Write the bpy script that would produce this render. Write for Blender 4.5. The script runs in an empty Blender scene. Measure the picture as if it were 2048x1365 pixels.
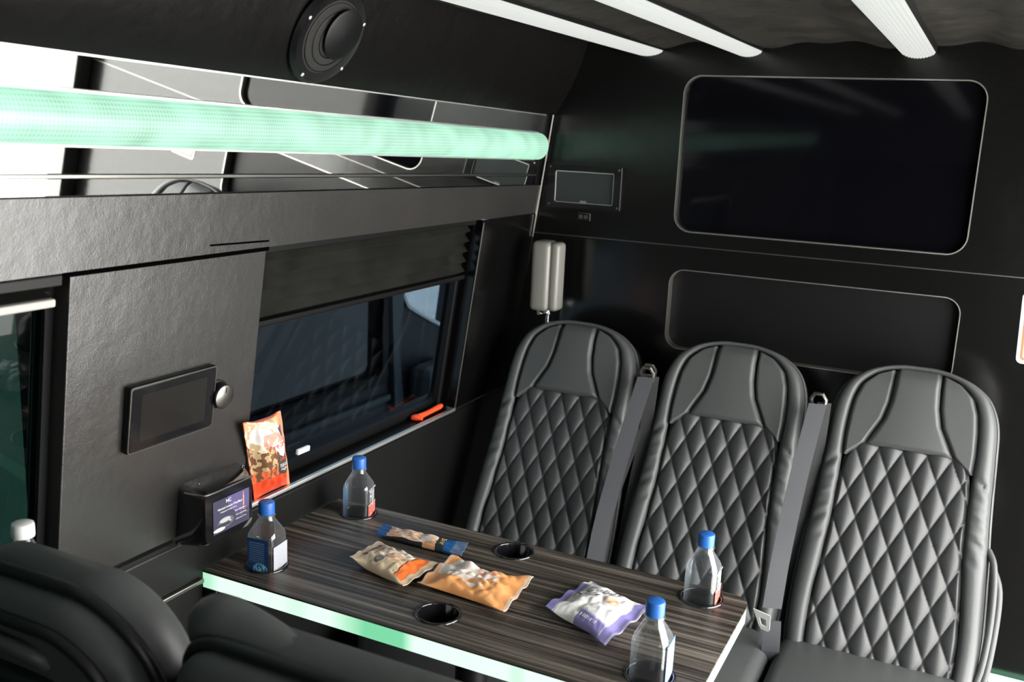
import bpy, bmesh, math, random
from mathutils import Vector, Matrix, noise

random.seed(7)
SC = bpy.context.scene
COL = SC.collection

# ------------------------------------------------------------------ camera
def cam_axes(yaw, pitch, roll):
    y, p, r = (math.radians(a) for a in (yaw, pitch, roll))
    fwd = Vector((-math.sin(y) * math.cos(p), math.cos(y) * math.cos(p), -math.sin(p)))
    right = Vector((math.cos(y), math.sin(y), 0))
    down = fwd.cross(right)
    r2 = right * math.cos(r) + down * math.sin(r)
    d2 = -right * math.sin(r) + down * math.cos(r)
    return r2, d2, fwd
R_, D_, F_ = cam_axes(25.47, 12.16, -2.64)
cd = bpy.data.cameras.new('camera')
cam = bpy.data.objects.new('camera', cd)
COL.objects.link(cam)
cam.matrix_world = Matrix(((R_.x, -D_.x, -F_.x, 0), (R_.y, -D_.y, -F_.y, 0), (R_.z, -D_.z, -F_.z, 1.52), (0, 0, 0, 1)))
cd.sensor_fit = 'HORIZONTAL'; cd.sensor_width = 36.0
cd.lens = 1948.0 / 2048.0 * 36.0
cd.clip_start = 0.02
cd.dof.use_dof = True
cd.dof.focus_distance = 1.85
cd.dof.aperture_fstop = 5.0
SC.camera = cam

# ------------------------------------------------------------------ world: even overcast sky
SKY = 17.0
w = bpy.data.worlds.new('world'); SC.world = w; w.use_nodes = True
bg = w.node_tree.nodes['Background']
bg.inputs['Color'].default_value = (1.0, 0.985, 0.955, 1)
bg.inputs['Strength'].default_value = SKY
pl = bpy.data.lights.new('door_portal', 'AREA'); pl.shape = 'RECTANGLE'; pl.size = 1.6; pl.size_y = 1.67
pl.cycles.is_portal = True
po = bpy.data.objects.new('door_portal', pl); COL.objects.link(po)
po.location = (0.70, 1.585, 0.80); po.rotation_euler = (0, math.radians(90), 0)
SC.view_settings.view_transform = 'Standard'
SC.view_settings.look = 'None'
SC.view_settings.gamma = 1.0
SC.view_settings.use_curve_mapping = False
SC.view_settings.exposure = 0.0

# ------------------------------------------------------------------ materials
def nt(m): return m.node_tree.nodes, m.node_tree.links
def mat(name, col, rough=.5, metal=0., bump=None, spec=.5, coat=0., emis=None, es=0., vary=None, sheen=0.):
    m = bpy.data.materials.new(name); m.use_nodes = True
    N, L = nt(m); b = N['Principled BSDF']
    b.inputs['Base Color'].default_value = (*col, 1)
    b.inputs['Roughness'].default_value = rough
    b.inputs['Metallic'].default_value = metal
    b.inputs['Specular IOR Level'].default_value = spec
    b.inputs['Coat Weight'].default_value = coat
    b.inputs['Coat Roughness'].default_value = .08
    if emis:
        b.inputs['Emission Color'].default_value = (*emis, 1); b.inputs['Emission Strength'].default_value = es
    tc = N.new('ShaderNodeTexCoord')
    if vary:
        sc_, amt = vary
        n = N.new('ShaderNodeTexNoise'); n.inputs['Scale'].default_value = sc_; n.inputs['Detail'].default_value = 4
        L.new(tc.outputs['Object'], n.inputs['Vector'])
        r = N.new('ShaderNodeValToRGB')
        r.color_ramp.elements[0].position = .3; r.color_ramp.elements[1].position = .7
        r.color_ramp.elements[0].color = (*[c * (1 - amt) for c in col], 1)
        r.color_ramp.elements[1].color = (*[min(1, c * (1 + amt)) for c in col], 1)
        L.new(n.outputs['Fac'], r.inputs['Fac']); L.new(r.outputs['Color'], b.inputs['Base Color'])
    if bump:
        prev = None
        for sc_, st, dist in bump:
            n = N.new('ShaderNodeTexNoise'); n.inputs['Scale'].default_value = sc_; n.inputs['Detail'].default_value = 3
            L.new(tc.outputs['Object'], n.inputs['Vector'])
            bp = N.new('ShaderNodeBump'); bp.inputs['Strength'].default_value = st; bp.inputs['Distance'].default_value = dist
            L.new(n.outputs['Fac'], bp.inputs['Height'])
            if prev: L.new(prev.outputs['Normal'], bp.inputs['Normal'])
            prev = bp
        L.new(prev.outputs['Normal'], b.inputs['Normal'])
    return m

LEATHER_B = [(420, .25, .002), (9, .25, .02)]
M = {}
M['seat'] = mat('seat_leather', (.050, .053, .053), .46, bump=[(700, .2, .0015), (40, .12, .004)], spec=.4)
M['seat_quilt'] = mat('seat_leather_quilted', (.024, .0255, .026), .42, bump=[(900, .25, .0012)], spec=.5)
M['shell'] = mat('seat_shell', (.007, .0075, .008), .42, bump=[(500, .1, .001)], spec=.4)
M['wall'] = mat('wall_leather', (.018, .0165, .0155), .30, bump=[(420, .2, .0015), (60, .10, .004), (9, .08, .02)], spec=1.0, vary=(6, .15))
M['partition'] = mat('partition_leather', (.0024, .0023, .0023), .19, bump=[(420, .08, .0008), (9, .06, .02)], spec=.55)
M['cove'] = mat('cove_leather', (.0035, .0031, .0031), .36, bump=[(420, .25, .0015), (12, .15, .02)], spec=.16)
M['ceil'] = mat('ceiling_leather', (.024, .0215, .018), .5, bump=[(350, .25, .002), (14, .5, .03)], spec=.4, vary=(9, .35))
M['lower'] = mat('lower_panel', (.0035, .0035, .0035), .42, bump=[(400, .2, .001)], spec=.3)
M['black'] = mat('black_plastic', (.003, .003, .0033), .42, spec=.25)
M['gloss'] = mat('gloss_black', (.006, .006, .007), .12, coat=.5)
M['void'] = mat('slit_black', (.001, .001, .001), .8, spec=0.)
M['rubber'] = mat('rubber', (.004, .0042, .0045), .5, spec=.15)
M['carpet'] = mat('floor_vinyl', (.012, .012, .012), .5, bump=[(200, .4, .002)])
M['alu'] = mat('brushed_aluminium', (.72, .72, .70), .42, metal=1)
M['chrome'] = mat('chrome', (.8, .8, .78), .12, metal=1)
M['darkchrome'] = mat('dark_chrome', (.26, .25, .23), .32, metal=1)
M['edging'] = mat('recess_edging', (.62, .59, .55), .34, metal=1)
M['mirror'] = mat('mirror_glass', (.86, .88, .86), .015, metal=1)
M['webbing'] = mat('belt_webbing', (.028, .030, .035), .55, bump=[(900, .3, .001)])
M['blackweb'] = mat('black_webbing', (.012, .012, .013), .6, bump=[(900, .3, .001)])
M['white_plastic'] = mat('white_plastic', (.72, .72, .70), .4)
M['redorange'] = mat('red_orange_plastic', (.85, .075, .02), .4)
M['grey_pad'] = mat('grey_pad', (.17, .166, .148), .38, bump=[(300, .15, .001)])
M['blind'] = mat('blind_fabric', (.009, .0095, .0076), .55, bump=[(500, .3, .001)], vary=(14, .5), spec=.35)
M['blind_rail'] = mat('blind_rail_white', (.42, .40, .37), .4)
M['bluecap'] = mat('blue_cap', (.018, .115, .42), .38)
M['whitecap'] = mat('white_cap', (.74, .75, .74), .4)
M['ext_paint'] = mat('exterior_paint', (.011, .012, .0145), .4, spec=.3)
M['ext_grey'] = mat('exterior_grey', (.035, .045, .05), .5)
M['ground'] = mat('ground_concrete', (.62, .62, .61), .8, vary=(3, .1), bump=[(30, .2, .01)])
M['txt_white'] = mat('print_white', (.82, .82, .82), .5)
M['txt_red'] = mat('print_red', (.75, .10, .04), .5)
M['txt_black'] = mat('print_black', (.02, .02, .022), .5)
M['txt_gold'] = mat('print_gold', (.75, .52, .2), .5)
M['txt_grey'] = mat('print_grey', (.13, .13, .14), .5)

def tinted(name, tint, rough=.02, ior=1.5):
    m = bpy.data.materials.new(name); m.use_nodes = True
    N, L = nt(m); N.remove(N['Principled BSDF']); out = N['Material Output']
    t = N.new('ShaderNodeBsdfTransparent'); t.inputs['Color'].default_value = (*tint, 1)
    g = N.new('ShaderNodeBsdfGlossy'); g.inputs['Roughness'].default_value = rough
    f = N.new('ShaderNodeFresnel'); f.inputs['IOR'].default_value = ior
    mx = N.new('ShaderNodeMixShader')
    ge = N.new('ShaderNodeNewGeometry'); iv = N.new('ShaderNodeMath'); iv.operation = 'SUBTRACT'; iv.inputs[0].default_value = 1
    L.new(ge.outputs['Backfacing'], iv.inputs[1])
    ml = N.new('ShaderNodeMath'); ml.operation = 'MULTIPLY'; L.new(f.outputs[0], ml.inputs[0]); L.new(iv.outputs[0], ml.inputs[1])
    L.new(ml.outputs[0], mx.inputs[0]); L.new(t.outputs[0], mx.inputs[1]); L.new(g.outputs[0], mx.inputs[2])
    L.new(mx.outputs[0], out.inputs['Surface'])
    return m
M['glass'] = tinted('tinted_glass', (.14, .17, .195), .02, 1.22)
M['glass2'] = tinted('green_tinted_glass', (.03, .055, .05), .02, 1.3)
def pet():
    m = bpy.data.materials.new('clear_plastic'); m.use_nodes = True
    N, L = nt(m); N.remove(N['Principled BSDF']); out = N['Material Output']
    t = N.new('ShaderNodeBsdfTransparent'); t.inputs['Color'].default_value = (.97, .98, .985, 1)
    g = N.new('ShaderNodeBsdfGlossy'); g.inputs['Roughness'].default_value = .06
    d = N.new('ShaderNodeBsdfDiffuse'); d.inputs['Color'].default_value = (.75, .80, .86, 1)
    lw = N.new('ShaderNodeLayerWeight'); lw.inputs['Blend'].default_value = .22
    mr = N.new('ShaderNodeMapRange'); mr.inputs[3].default_value = .05; mr.inputs[4].default_value = .75
    L.new(lw.outputs['Facing'], mr.inputs[0])
    m1 = N.new('ShaderNodeMixShader'); m1.inputs[0].default_value = .22
    L.new(g.outputs[0], m1.inputs[1]); L.new(d.outputs[0], m1.inputs[2])
    mx = N.new('ShaderNodeMixShader'); L.new(mr.outputs[0], mx.inputs[0]); L.new(t.outputs[0], mx.inputs[1]); L.new(m1.outputs[0], mx.inputs[2])
    L.new(mx.outputs[0], out.inputs['Surface'])
    return m
M['pet'] = pet()
M['water'] = tinted('water', (.96, .975, .98), .02, 1.1)

def emitter(name, col, strength, kind=None, scale=None):
    m = bpy.data.materials.new(name); m.use_nodes = True
    N, L = nt(m); b = N['Principled BSDF']
    b.inputs['Base Color'].default_value = (.10, .12, .11, 1); b.inputs['Roughness'].default_value = .3
    b.inputs['Emission Color'].default_value = (*col, 1); b.inputs['Emission Strength'].default_value = strength
    tc = N.new('ShaderNodeTexCoord')
    if kind == 'grid':      # prismatic lens: rows and columns of tiny beads
        sep = N.new('ShaderNodeSeparateXYZ'); L.new(tc.outputs['Object'], sep.inputs[0])
        muls = []
        for ax, fr in (('Y', 1050.), ('Z', 1050.)):
            a = N.new('ShaderNodeMath'); a.operation = 'MULTIPLY'; a.inputs[1].default_value = fr
            L.new(sep.outputs[ax], a.inputs[0])
            s = N.new('ShaderNodeMath'); s.operation = 'SINE'; L.new(a.outputs[0], s.inputs[0]); muls.append(s)
        ad = N.new('ShaderNodeMath'); ad.operation = 'ADD'
        L.new(muls[0].outputs[0], ad.inputs[0]); L.new(muls[1].outputs[0], ad.inputs[1])
        mr = N.new('ShaderNodeMapRange'); mr.inputs[1].default_value = -2; mr.inputs[2].default_value = 2
        mr.inputs[3].default_value = .72; mr.inputs[4].default_value = 1.28
        L.new(ad.outputs[0], mr.inputs[0])
        ns = N.new('ShaderNodeTexNoise'); ns.inputs['Scale'].default_value = 14; ns.inputs['Detail'].default_value = 1
        L.new(tc.outputs['Object'], ns.inputs['Vector'])
        mr2 = N.new('ShaderNodeMapRange'); mr2.inputs[1].default_value = .35; mr2.inputs[2].default_value = .75
        mr2.inputs[3].default_value = .85; mr2.inputs[4].default_value = 1.3
        L.new(ns.outputs['Fac'], mr2.inputs[0])
        m2 = N.new('ShaderNodeMath'); m2.operation = 'MULTIPLY'; L.new(mr.outputs[0], m2.inputs[0]); L.new(mr2.outputs[0], m2.inputs[1])
        m3 = N.new('ShaderNodeMath'); m3.operation = 'MULTIPLY'; m3.inputs[1].default_value = strength; L.new(m2.outputs[0], m3.inputs[0])
        L.new(m3.outputs[0], b.inputs['Emission Strength'])
    if kind == 'led':       # edge strip: uneven LED spacing along x
        sep = N.new('ShaderNodeSeparateXYZ'); L.new(tc.outputs['Object'], sep.inputs[0])
        ns = N.new('ShaderNodeTexNoise'); ns.noise_dimensions = '1D'; ns.inputs['Scale'].default_value = scale or 5
        ns.inputs['Detail'].default_value = 1
        L.new(sep.outputs['X'], ns.inputs['W'])
        r = N.new('ShaderNodeValToRGB')
        r.color_ramp.elements[0].position = .36; r.color_ramp.elements[0].color = (.16, .60, .32, 1)
        r.color_ramp.elements[1].position = .50; r.color_ramp.elements[1].color = (*col, 1)
        L.new(ns.outputs['Fac'], r.inputs['Fac']); L.new(r.outputs['Color'], b.inputs['Emission Color'])
    return m
M['bar_light'] = emitter('green_light_lens', (.42, .86, .62), .85, 'grid')
M['ceil_light'] = emitter('ceiling_light_lens', (1, .985, .96), .62)
M['led'] = emitter('table_led', (.72, .95, .80), 1.15, 'led', 6)
M['floor_led'] = emitter('floor_led', (.40, 1.0, .62), 4.0)

# wood
def wood():
    m = bpy.data.materials.new('dark_wood_laminate'); m.use_nodes = True
    N, L = nt(m); b = N['Principled BSDF']
    tc = N.new('ShaderNodeTexCoord'); mp = N.new('ShaderNodeMapping')
    mp.inputs['Scale'].default_value = (2.2, 300, 1)
    L.new(tc.outputs['Object'], mp.inputs['Vector'])
    n = N.new('ShaderNodeTexNoise'); n.inputs['Scale'].default_value = 1.6; n.inputs['Detail'].default_value = 5; n.inputs['Roughness'].default_value = .65
    L.new(mp.outputs[0], n.inputs['Vector'])
    mp2 = N.new('ShaderNodeMapping'); mp2.inputs['Scale'].default_value = (.9, 75, 1); L.new(tc.outputs['Object'], mp2.inputs['Vector'])
    n2 = N.new('ShaderNodeTexNoise'); n2.inputs['Scale'].default_value = 1.2; n2.inputs['Detail'].default_value = 3; L.new(mp2.outputs[0], n2.inputs['Vector'])
    ad = N.new('ShaderNodeMath'); ad.operation = 'ADD'; L.new(n.outputs['Fac'], ad.inputs[0]); L.new(n2.outputs['Fac'], ad.inputs[1])
    h = N.new('ShaderNodeMath'); h.operation = 'MULTIPLY'; h.inputs[1].default_value = .5; L.new(ad.outputs[0], h.inputs[0])
    r = N.new('ShaderNodeValToRGB'); e = r.color_ramp.elements
    e[0].position = .36; e[0].color = (.010, .008, .0068, 1)
    e[1].position = .64; e[1].color = (.21, .185, .155, 1)
    k = r.color_ramp.elements.new(.5); k.color = (.046, .038, .031, 1)
    L.new(h.outputs[0], r.inputs['Fac']); L.new(r.outputs['Color'], b.inputs['Base Color'])
    b.inputs['Roughness'].default_value = .34; b.inputs['Specular IOR Level'].default_value = .32
    bp = N.new('ShaderNodeBump'); bp.inputs['Strength'].default_value = .12; bp.inputs['Distance'].default_value = .002
    L.new(n.outputs['Fac'], bp.inputs['Height']); L.new(bp.outputs[0], b.inputs['Normal'])
    return m
M['wood'] = wood()

def art(name, base, layers, rough=.32, warp=.0, wscale=6., coat=.2):
    """flat print in a UV square: layers = (kind, cx, cy, w, h, colour[, rot])"""
    m = bpy.data.materials.new(name); m.use_nodes = True
    N, L = nt(m); b = N['Principled BSDF']; b.inputs['Roughness'].default_value = rough; b.inputs['Coat Weight'].default_value = coat
    b.inputs['Coat Roughness'].default_value = .2
    uv = N.new('ShaderNodeUVMap'); sep = N.new('ShaderNodeSeparateXYZ')
    src = uv.outputs[0]
    if warp:
        n = N.new('ShaderNodeTexNoise'); n.inputs['Scale'].default_value = wscale; L.new(uv.outputs[0], n.inputs['Vector'])
        s = N.new('ShaderNodeVectorMath'); s.operation = 'SUBTRACT'; s.inputs[1].default_value = (.5, .5, .5); L.new(n.outputs['Color'], s.inputs[0])
        sc_ = N.new('ShaderNodeVectorMath'); sc_.operation = 'SCALE'; sc_.inputs['Scale'].default_value = warp; L.new(s.outputs[0], sc_.inputs[0])
        a = N.new('ShaderNodeVectorMath'); a.operation = 'ADD'; L.new(uv.outputs[0], a.inputs[0]); L.new(sc_.outputs[0], a.inputs[1])
        src = a.outputs[0]
    L.new(src, sep.inputs[0])
    def math_(op, a, b_=None):
        q = N.new('ShaderNodeMath'); q.operation = op
        for i, v in enumerate((a, b_)):
            if v is None: continue
            if isinstance(v, (int, float)): q.inputs[i].default_value = v
            else: L.new(v, q.inputs[i])
        return q.outputs[0]
    cur = None
    rgb = N.new('ShaderNodeRGB'); rgb.outputs[0].default_value = (*base, 1); cur = rgb.outputs[0]
    for ly in layers:
        kind, cx, cy, ww, hh, c = ly[:6]; rot = math.radians(ly[6]) if len(ly) > 6 else 0
        dx = math_('SUBTRACT', sep.outputs['X'], cx); dy = math_('SUBTRACT', sep.outputs['Y'], cy)
        if rot:
            ca, sa = math.cos(rot), math.sin(rot)
            ex = math_('ADD', math_('MULTIPLY', dx, ca), math_('MULTIPLY', dy, sa))
            ey = math_('SUBTRACT', math_('MULTIPLY', dy, ca), math_('MULTIPLY', dx, sa))
            dx, dy = ex, ey
        if kind == 'rect':
            mask = math_('MULTIPLY', math_('LESS_THAN', math_('ABSOLUTE', dx), ww), math_('LESS_THAN', math_('ABSOLUTE', dy), hh))
        elif kind == 'ell':
            a = math_('DIVIDE', dx, ww); c2 = math_('DIVIDE', dy, hh)
            mask = math_('LESS_THAN', math_('ADD', math_('MULTIPLY', a, a), math_('MULTIPLY', c2, c2)), 1.)
        elif kind == 'tri':     # apex down
            a = math_('DIVIDE', math_('ABSOLUTE', dx), ww); c2 = math_('DIVIDE', dy, hh)
            mask = math_('MULTIPLY', math_('LESS_THAN', a, c2), math_('LESS_THAN', c2, 1.))
        elif kind == 'stripes':
            st = math_('GREATER_THAN', math_('SINE', math_('MULTIPLY', dy, 2 * math.pi / .055)), .1)
            mask = math_('MULTIPLY', st, math_('MULTIPLY', math_('LESS_THAN', math_('ABSOLUTE', dx), ww), math_('LESS_THAN', math_('ABSOLUTE', dy), hh)))
        elif kind == 'noise':   # blotches inside an ellipse
            n = N.new('ShaderNodeTexNoise'); n.inputs['Scale'].default_value = 11; n.inputs['Detail'].default_value = 2; L.new(uv.outputs[0], n.inputs['Vector'])
            a = math_('DIVIDE', dx, ww); c2 = math_('DIVIDE', dy, hh)
            mask = math_('MULTIPLY', math_('GREATER_THAN', n.outputs['Fac'], .5), math_('LESS_THAN', math_('ADD', math_('MULTIPLY', a, a), math_('MULTIPLY', c2, c2)), 1.))
        mx = N.new('ShaderNodeMix'); mx.data_type = 'RGBA'
        L.new(mask, mx.inputs[0]); L.new(cur, mx.inputs[6]); mx.inputs[7].default_value = (*c, 1)
        cur = mx.outputs[2]
    L.new(cur, b.inputs['Base Color'])
    return m

# ------------------------------------------------------------------ mesh helpers
class G:
    def __init__(s): s.v = []; s.f = []; s.uv = None
    def add(s, vs, fs):
        o = len(s.v); s.v += [tuple(p) for p in vs]; s.f += [tuple(i + o for i in f) for f in fs]; return s
    def box(s, x0, x1, y0, y1, z0, z1):
        return s.add([(x0, y0, z0), (x1, y0, z0), (x1, y1, z0), (x0, y1, z0), (x0, y0, z1), (x1, y0, z1), (x1, y1, z1), (x0, y1, z1)],
                     [(0, 3, 2, 1), (4, 5, 6, 7), (0, 1, 5, 4), (1, 2, 6, 5), (2, 3, 7, 6), (3, 0, 4, 7)])
    def rbox(s, x0, x1, y0, y1, z0, z1, r=.005, seg=2, f=None):
        bm = bmesh.new(); bmesh.ops.create_cube(bm, size=1)
        for v in bm.verts:
            v.co = Vector((x0 + (v.co.x + .5) * (x1 - x0), y0 + (v.co.y + .5) * (y1 - y0), z0 + (v.co.z + .5) * (z1 - z0)))
        bmesh.ops.bevel(bm, geom=list(bm.edges), offset=r, segments=seg, profile=.5, affect='EDGES')
        bm.verts.index_update()
        vs = [tuple(v.co) for v in bm.verts]
        if f: vs = [f(*p) for p in vs]
        s.add(vs, [[v.index for v in q.verts] for q in bm.faces]); bm.free(); return s
    def prism(s, out, d0, d1, f):
        n = len(out)
        vs = [f(u, v, d0) for u, v in out] + [f(u, v, d1) for u, v in out]
        fs = [tuple(range(n))[::-1], tuple(range(n, 2 * n))] + [(i, (i + 1) % n, n + (i + 1) % n, n + i) for i in range(n)]
        return s.add(vs, fs)
    def holed(s, out, holes, d0, d1, f):
        """plate with holes"""
        bm = bmesh.new()
        loops = [out] + holes; es = []; lv = []
        for lp in loops:
            vv = [bm.verts.new((u, v, 0)) for u, v in lp]; lv.append(vv)
            es += [bm.edges.new((vv[i], vv[(i + 1) % len(vv)])) for i in range(len(vv))]
        bmesh.ops.triangle_fill(bm, edges=es, use_beauty=True, normal=(0, 0, 1))
        bm.verts.index_update()
        n = len(bm.verts)
        p2 = [(v.co.x, v.co.y) for v in bm.verts]
        fs = [[v.index for v in q.verts] for q in bm.faces]
        vs = [f(u, v, d0) for u, v in p2] + [f(u, v, d1) for u, v in p2]
        F = [tuple(q[::-1]) for q in fs] + [tuple(i + n for i in q) for q in fs]
        for vv in lv:
            ii = [v.index for v in vv]
            for k in range(len(ii)):
                a, b = ii[k], ii[(k + 1) % len(ii)]
                F.append((a, b, b + n, a + n))
        bm.free()
        return s.add(vs, F)
    def ring(s, outer, inner, d0, d1, f):
        n = len(outer)
        vs = [f(u, v, d) for d in (d0, d1) for lp in (outer, inner) for u, v in lp]
        F = []
        for i in range(n):
            j = (i + 1) % n
            F += [(i, j, n + j, n + i), (2 * n + j, 2 * n + i, 3 * n + i, 3 * n + j), (i, 2 * n + i, 2 * n + j, j), (n + j, 3 * n + j, 3 * n + i, n + i)]
        return s.add(vs, F)
    def lathe(s, prof, n=28, c=(0, 0, 0), f=None):
        m = len(prof); vs = []
        for r, z in prof:
            for k in range(n):
                a = 2 * math.pi * k / n; p = (r * math.cos(a), r * math.sin(a), z)
                vs.append(f(*p) if f else (c[0] + p[0], c[1] + p[1], c[2] + p[2]))
        fs = [(i * n + k, i * n + (k + 1) % n, (i + 1) * n + (k + 1) % n, (i + 1) * n + k) for i in range(m - 1) for k in range(n)]
        if prof[0][0] > 1e-6: fs.append(tuple(range(n))[::-1])
        if prof[-1][0] > 1e-6: fs.append(tuple(range((m - 1) * n, m * n)))
        return s.add(vs, fs)
    def tube(s, pts, r, n=8, closed=False, flat=1., up=None):
        pts = [Vector(p) for p in pts]; m = len(pts); vs = []
        prev = None
        for i, p in enumerate(pts):
            a = pts[(i - 1) % m] if (closed or i > 0) else p
            b = pts[(i + 1) % m] if (closed or i < m - 1) else p
            t = (b - a).normalized()
            if prev is None:
                h = Vector(up) if up else (Vector((0, 0, 1)) if abs(t.z) < .9 else Vector((1, 0, 0)))
                e1 = t.cross(h).normalized()
            else:
                e1 = (prev - t * prev.dot(t)).normalized()
            prev = e1; e2 = t.cross(e1)
            rr = r[i] if isinstance(r, (list, tuple)) else r
            for k in range(n):
                an = 2 * math.pi * k / n
                vs.append(p + e1 * rr * math.cos(an) + e2 * rr * flat * math.sin(an))
        fs = [(i * n + k, i * n + (k + 1) % n, ((i + 1) % m) * n + (k + 1) % n, ((i + 1) % m) * n + k) for i in range(m if closed else m - 1) for k in range(n)]
        if not closed: fs += [tuple(range(n))[::-1], tuple(range((m - 1) * n, m * n))]
        return s.add(vs, fs)
    def grid(s, f, nu, nv, uv=False):
        vs = [f(i / nu, j / nv) for j in range(nv + 1) for i in range(nu + 1)]
        fs = [(j * (nu + 1) + i, j * (nu + 1) + i + 1, (j + 1) * (nu + 1) + i + 1, (j + 1) * (nu + 1) + i) for j in range(nv) for i in range(nu)]
        if uv:
            s.uv = (s.uv or []) + [(i / nu, j / nv) for j in range(nv + 1) for i in range(nu + 1)]
        return s.add(vs, fs)
    def build(s, name, m, parent=None, smooth=None, recalc=True):
        me = bpy.data.meshes.new(name); me.from_pydata(s.v, [], s.f); me.validate()
        if recalc:
            bm = bmesh.new(); bm.from_mesh(me); bmesh.ops.recalc_face_normals(bm, faces=list(bm.faces)); bm.to_mesh(me); bm.free()
        if s.uv:
            ul = me.uv_layers.new(name='UVMap')
            for lp in me.loops: ul.data[lp.index].uv = s.uv[lp.vertex_index]
        if smooth is not None:
            for p in me.polygons: p.use_smooth = True
            me.set_sharp_from_angle(angle=math.radians(smooth))
        me.materials.append(M[m] if isinstance(m, str) else m)
        o = bpy.data.objects.new(name, me); COL.objects.link(o)
        if parent: o.parent = parent
        return o

def thing(name, label, cat, loc=(0, 0, 0), rz=0, group=None):
    o = bpy.data.objects.new(name, None); COL.objects.link(o); o.empty_display_size = .05
    o.location = loc; o.rotation_euler = (0, 0, rz)
    o['label'] = label; o['category'] = cat
    if group: o['group'] = group
    return o
def tag(o, label, cat, group=None):
    o['label'] = label; o['category'] = cat
    if group: o['group'] = group
    return o
def struct(name, label=None):
    o = bpy.data.objects.new(name, None); COL.objects.link(o); o.empty_display_size = .05
    o['kind'] = 'structure'
    if label: o['label'] = label
    return o
def skind(o, label=None):
    o['kind'] = 'structure'
    if label: o['label'] = label
    return o
def dup(root, loc, rz=0, label=None):
    def cp(o, par):
        c = o.copy(); COL.objects.link(c); c.parent = par
        for ch in list(o.children): cp(ch, c)
        return c
    r = cp(root, None); r.location = loc; r.rotation_euler = (0, 0, rz)
    if label: r['label'] = label
    return r
def rrect(w_, h_, r, n=6, cx=0, cy=0):
    out = []
    for sx, sy, a0 in ((1, 1, 0), (-1, 1, 90), (-1, -1, 180), (1, -1, 270)):
        for k in range(n + 1):
            a = math.radians(a0 + 90 * k / n)
            out.append((cx + sx * (w_ / 2 - r) + r * math.cos(a), cy + sy * (h_ / 2 - r) + r * math.sin(a)))
    return out
def circ(r, n=28, cx=0, cy=0): return [(cx + r * math.cos(2 * math.pi * k / n), cy + r * math.sin(2 * math.pi * k / n)) for k in range(n)]
def sm(x): x = max(0., min(1., x)); return x * x * (3 - 2 * x)
def lerp_pts(pts, t):
    """Catmull-Rom through pts, t in 0..1"""
    n = len(pts) - 1; x = t * n; i = min(int(x), n - 1); f_ = x - i
    g = lambda k: pts[max(0, min(n, k))]
    p0, p1, p2, p3 = g(i - 1), g(i), g(i + 1), g(i + 2)
    return tuple(.5 * (2 * b + (c - a) * f_ + (2 * a - 5 * b + 4 * c - d) * f_ ** 2 + (3 * b - a - 3 * c + d) * f_ ** 3) for a, b, c, d in zip(p0, p1, p2, p3))
def itp(tab, x):
    if x <= tab[0][0]: return tab[0][1]
    for (a, b), (c, d) in zip(tab, tab[1:]):
        if x <= c: return b + (d - b) * (x - a) / (c - a)
    return tab[-1][1]

def text2d(body, size, xs=1., shear=0., spacing=1.):
    cu = bpy.data.curves.new('lettering', 'FONT'); cu.body = body; cu.size = size; cu.shear = shear; cu.resolution_u = 3
    cu.align_x = 'CENTER'; cu.align_y = 'CENTER'; cu.space_character = spacing
    o = bpy.data.objects.new('lettering', cu); COL.objects.link(o)
    dg = bpy.context.evaluated_depsgraph_get()
    me = bpy.data.meshes.new_from_object(o.evaluated_get(dg))
    vs = [(v.co.x * xs, v.co.y) for v in me.vertices]; fs = [tuple(p.vertices) for p in me.polygons]
    bpy.data.objects.remove(o); bpy.data.curves.remove(cu); bpy.data.meshes.remove(me)
    return vs, fs
def letters(parent, body, size, f, m, name='lettering', **kw):
    """f maps (x, y) of the text plane onto a surface"""
    vs, fs = text2d(body, size, **kw)
    g = G(); g.add([f(x, y) for x, y in vs], fs)
    return g.build(name, m, parent, recalc=False)

# ------------------------------------------------------------------ the van shell
LT = math.tan(math.radians(7.5)); LC = math.cos(math.radians(7.5)); LS = math.sin(math.radians(7.5))
YB, YF = -1.7, 2.48          # rear wall, partition
XR = .62                     # right wall
def W(y, z, d=0.): return (-1.19 + (z - .8) * LT + d * LC, y, z - d * LS)
def zz(y): return -.018 * (y - 1.6)
def wband(y0, y1, z0, z1): return [(y0, z0 + zz(y0)), (y1, z0 + zz(y1)), (y1, z1 + zz(y1)), (y0, z1 + zz(y0))]

skind(G().box(-1.5, XR + .1, YB - .1, YF + .1, -.06, 0).build('floor', 'carpet'))
skind(G().box(-14, 16, -14, 18, -.75, -.7).build('ground', 'ground'), 'pale concrete ground outside the vehicle')

# left wall
wl = struct('wall_left', 'black leather side wall with window')
G().rbox(-1.26, -1.19, YB, YF, 0, .788, .004).build('lower_panel', 'lower', wl)
G().box(-1.33, -1.191, .955, YF, .788, .796).build('ledge', 'black', wl)
G().box(-1.33, -1.125, .3, .93, .776, .7885).build('ledge', 'black', wl)
G().rbox(.935, 1.345, .803, 1.297, -.07, 0, .002, f=lambda y, z, d: W(y, z, d)).build('pier_panel', 'wall', wl)
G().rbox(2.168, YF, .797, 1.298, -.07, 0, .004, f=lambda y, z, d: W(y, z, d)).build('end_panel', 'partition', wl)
G().rbox(YB, .2, .70, 1.293, -.07, 0, .004, f=lambda y, z, d: W(y, z, d)).build('pier_panel', 'wall', wl)
G().prism([(YB, 1.303), (YF, 1.303), (YF, 1.394 + zz(YF)), (YB, 1.394 + zz(YB))], -.07, .003, W).build('fascia_panel', 'wall', wl)
G().prism(wband(YB, YF, 1.38, 1.60), -.07, -.006, W).build('backing_panel', 'black', wl)
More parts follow.
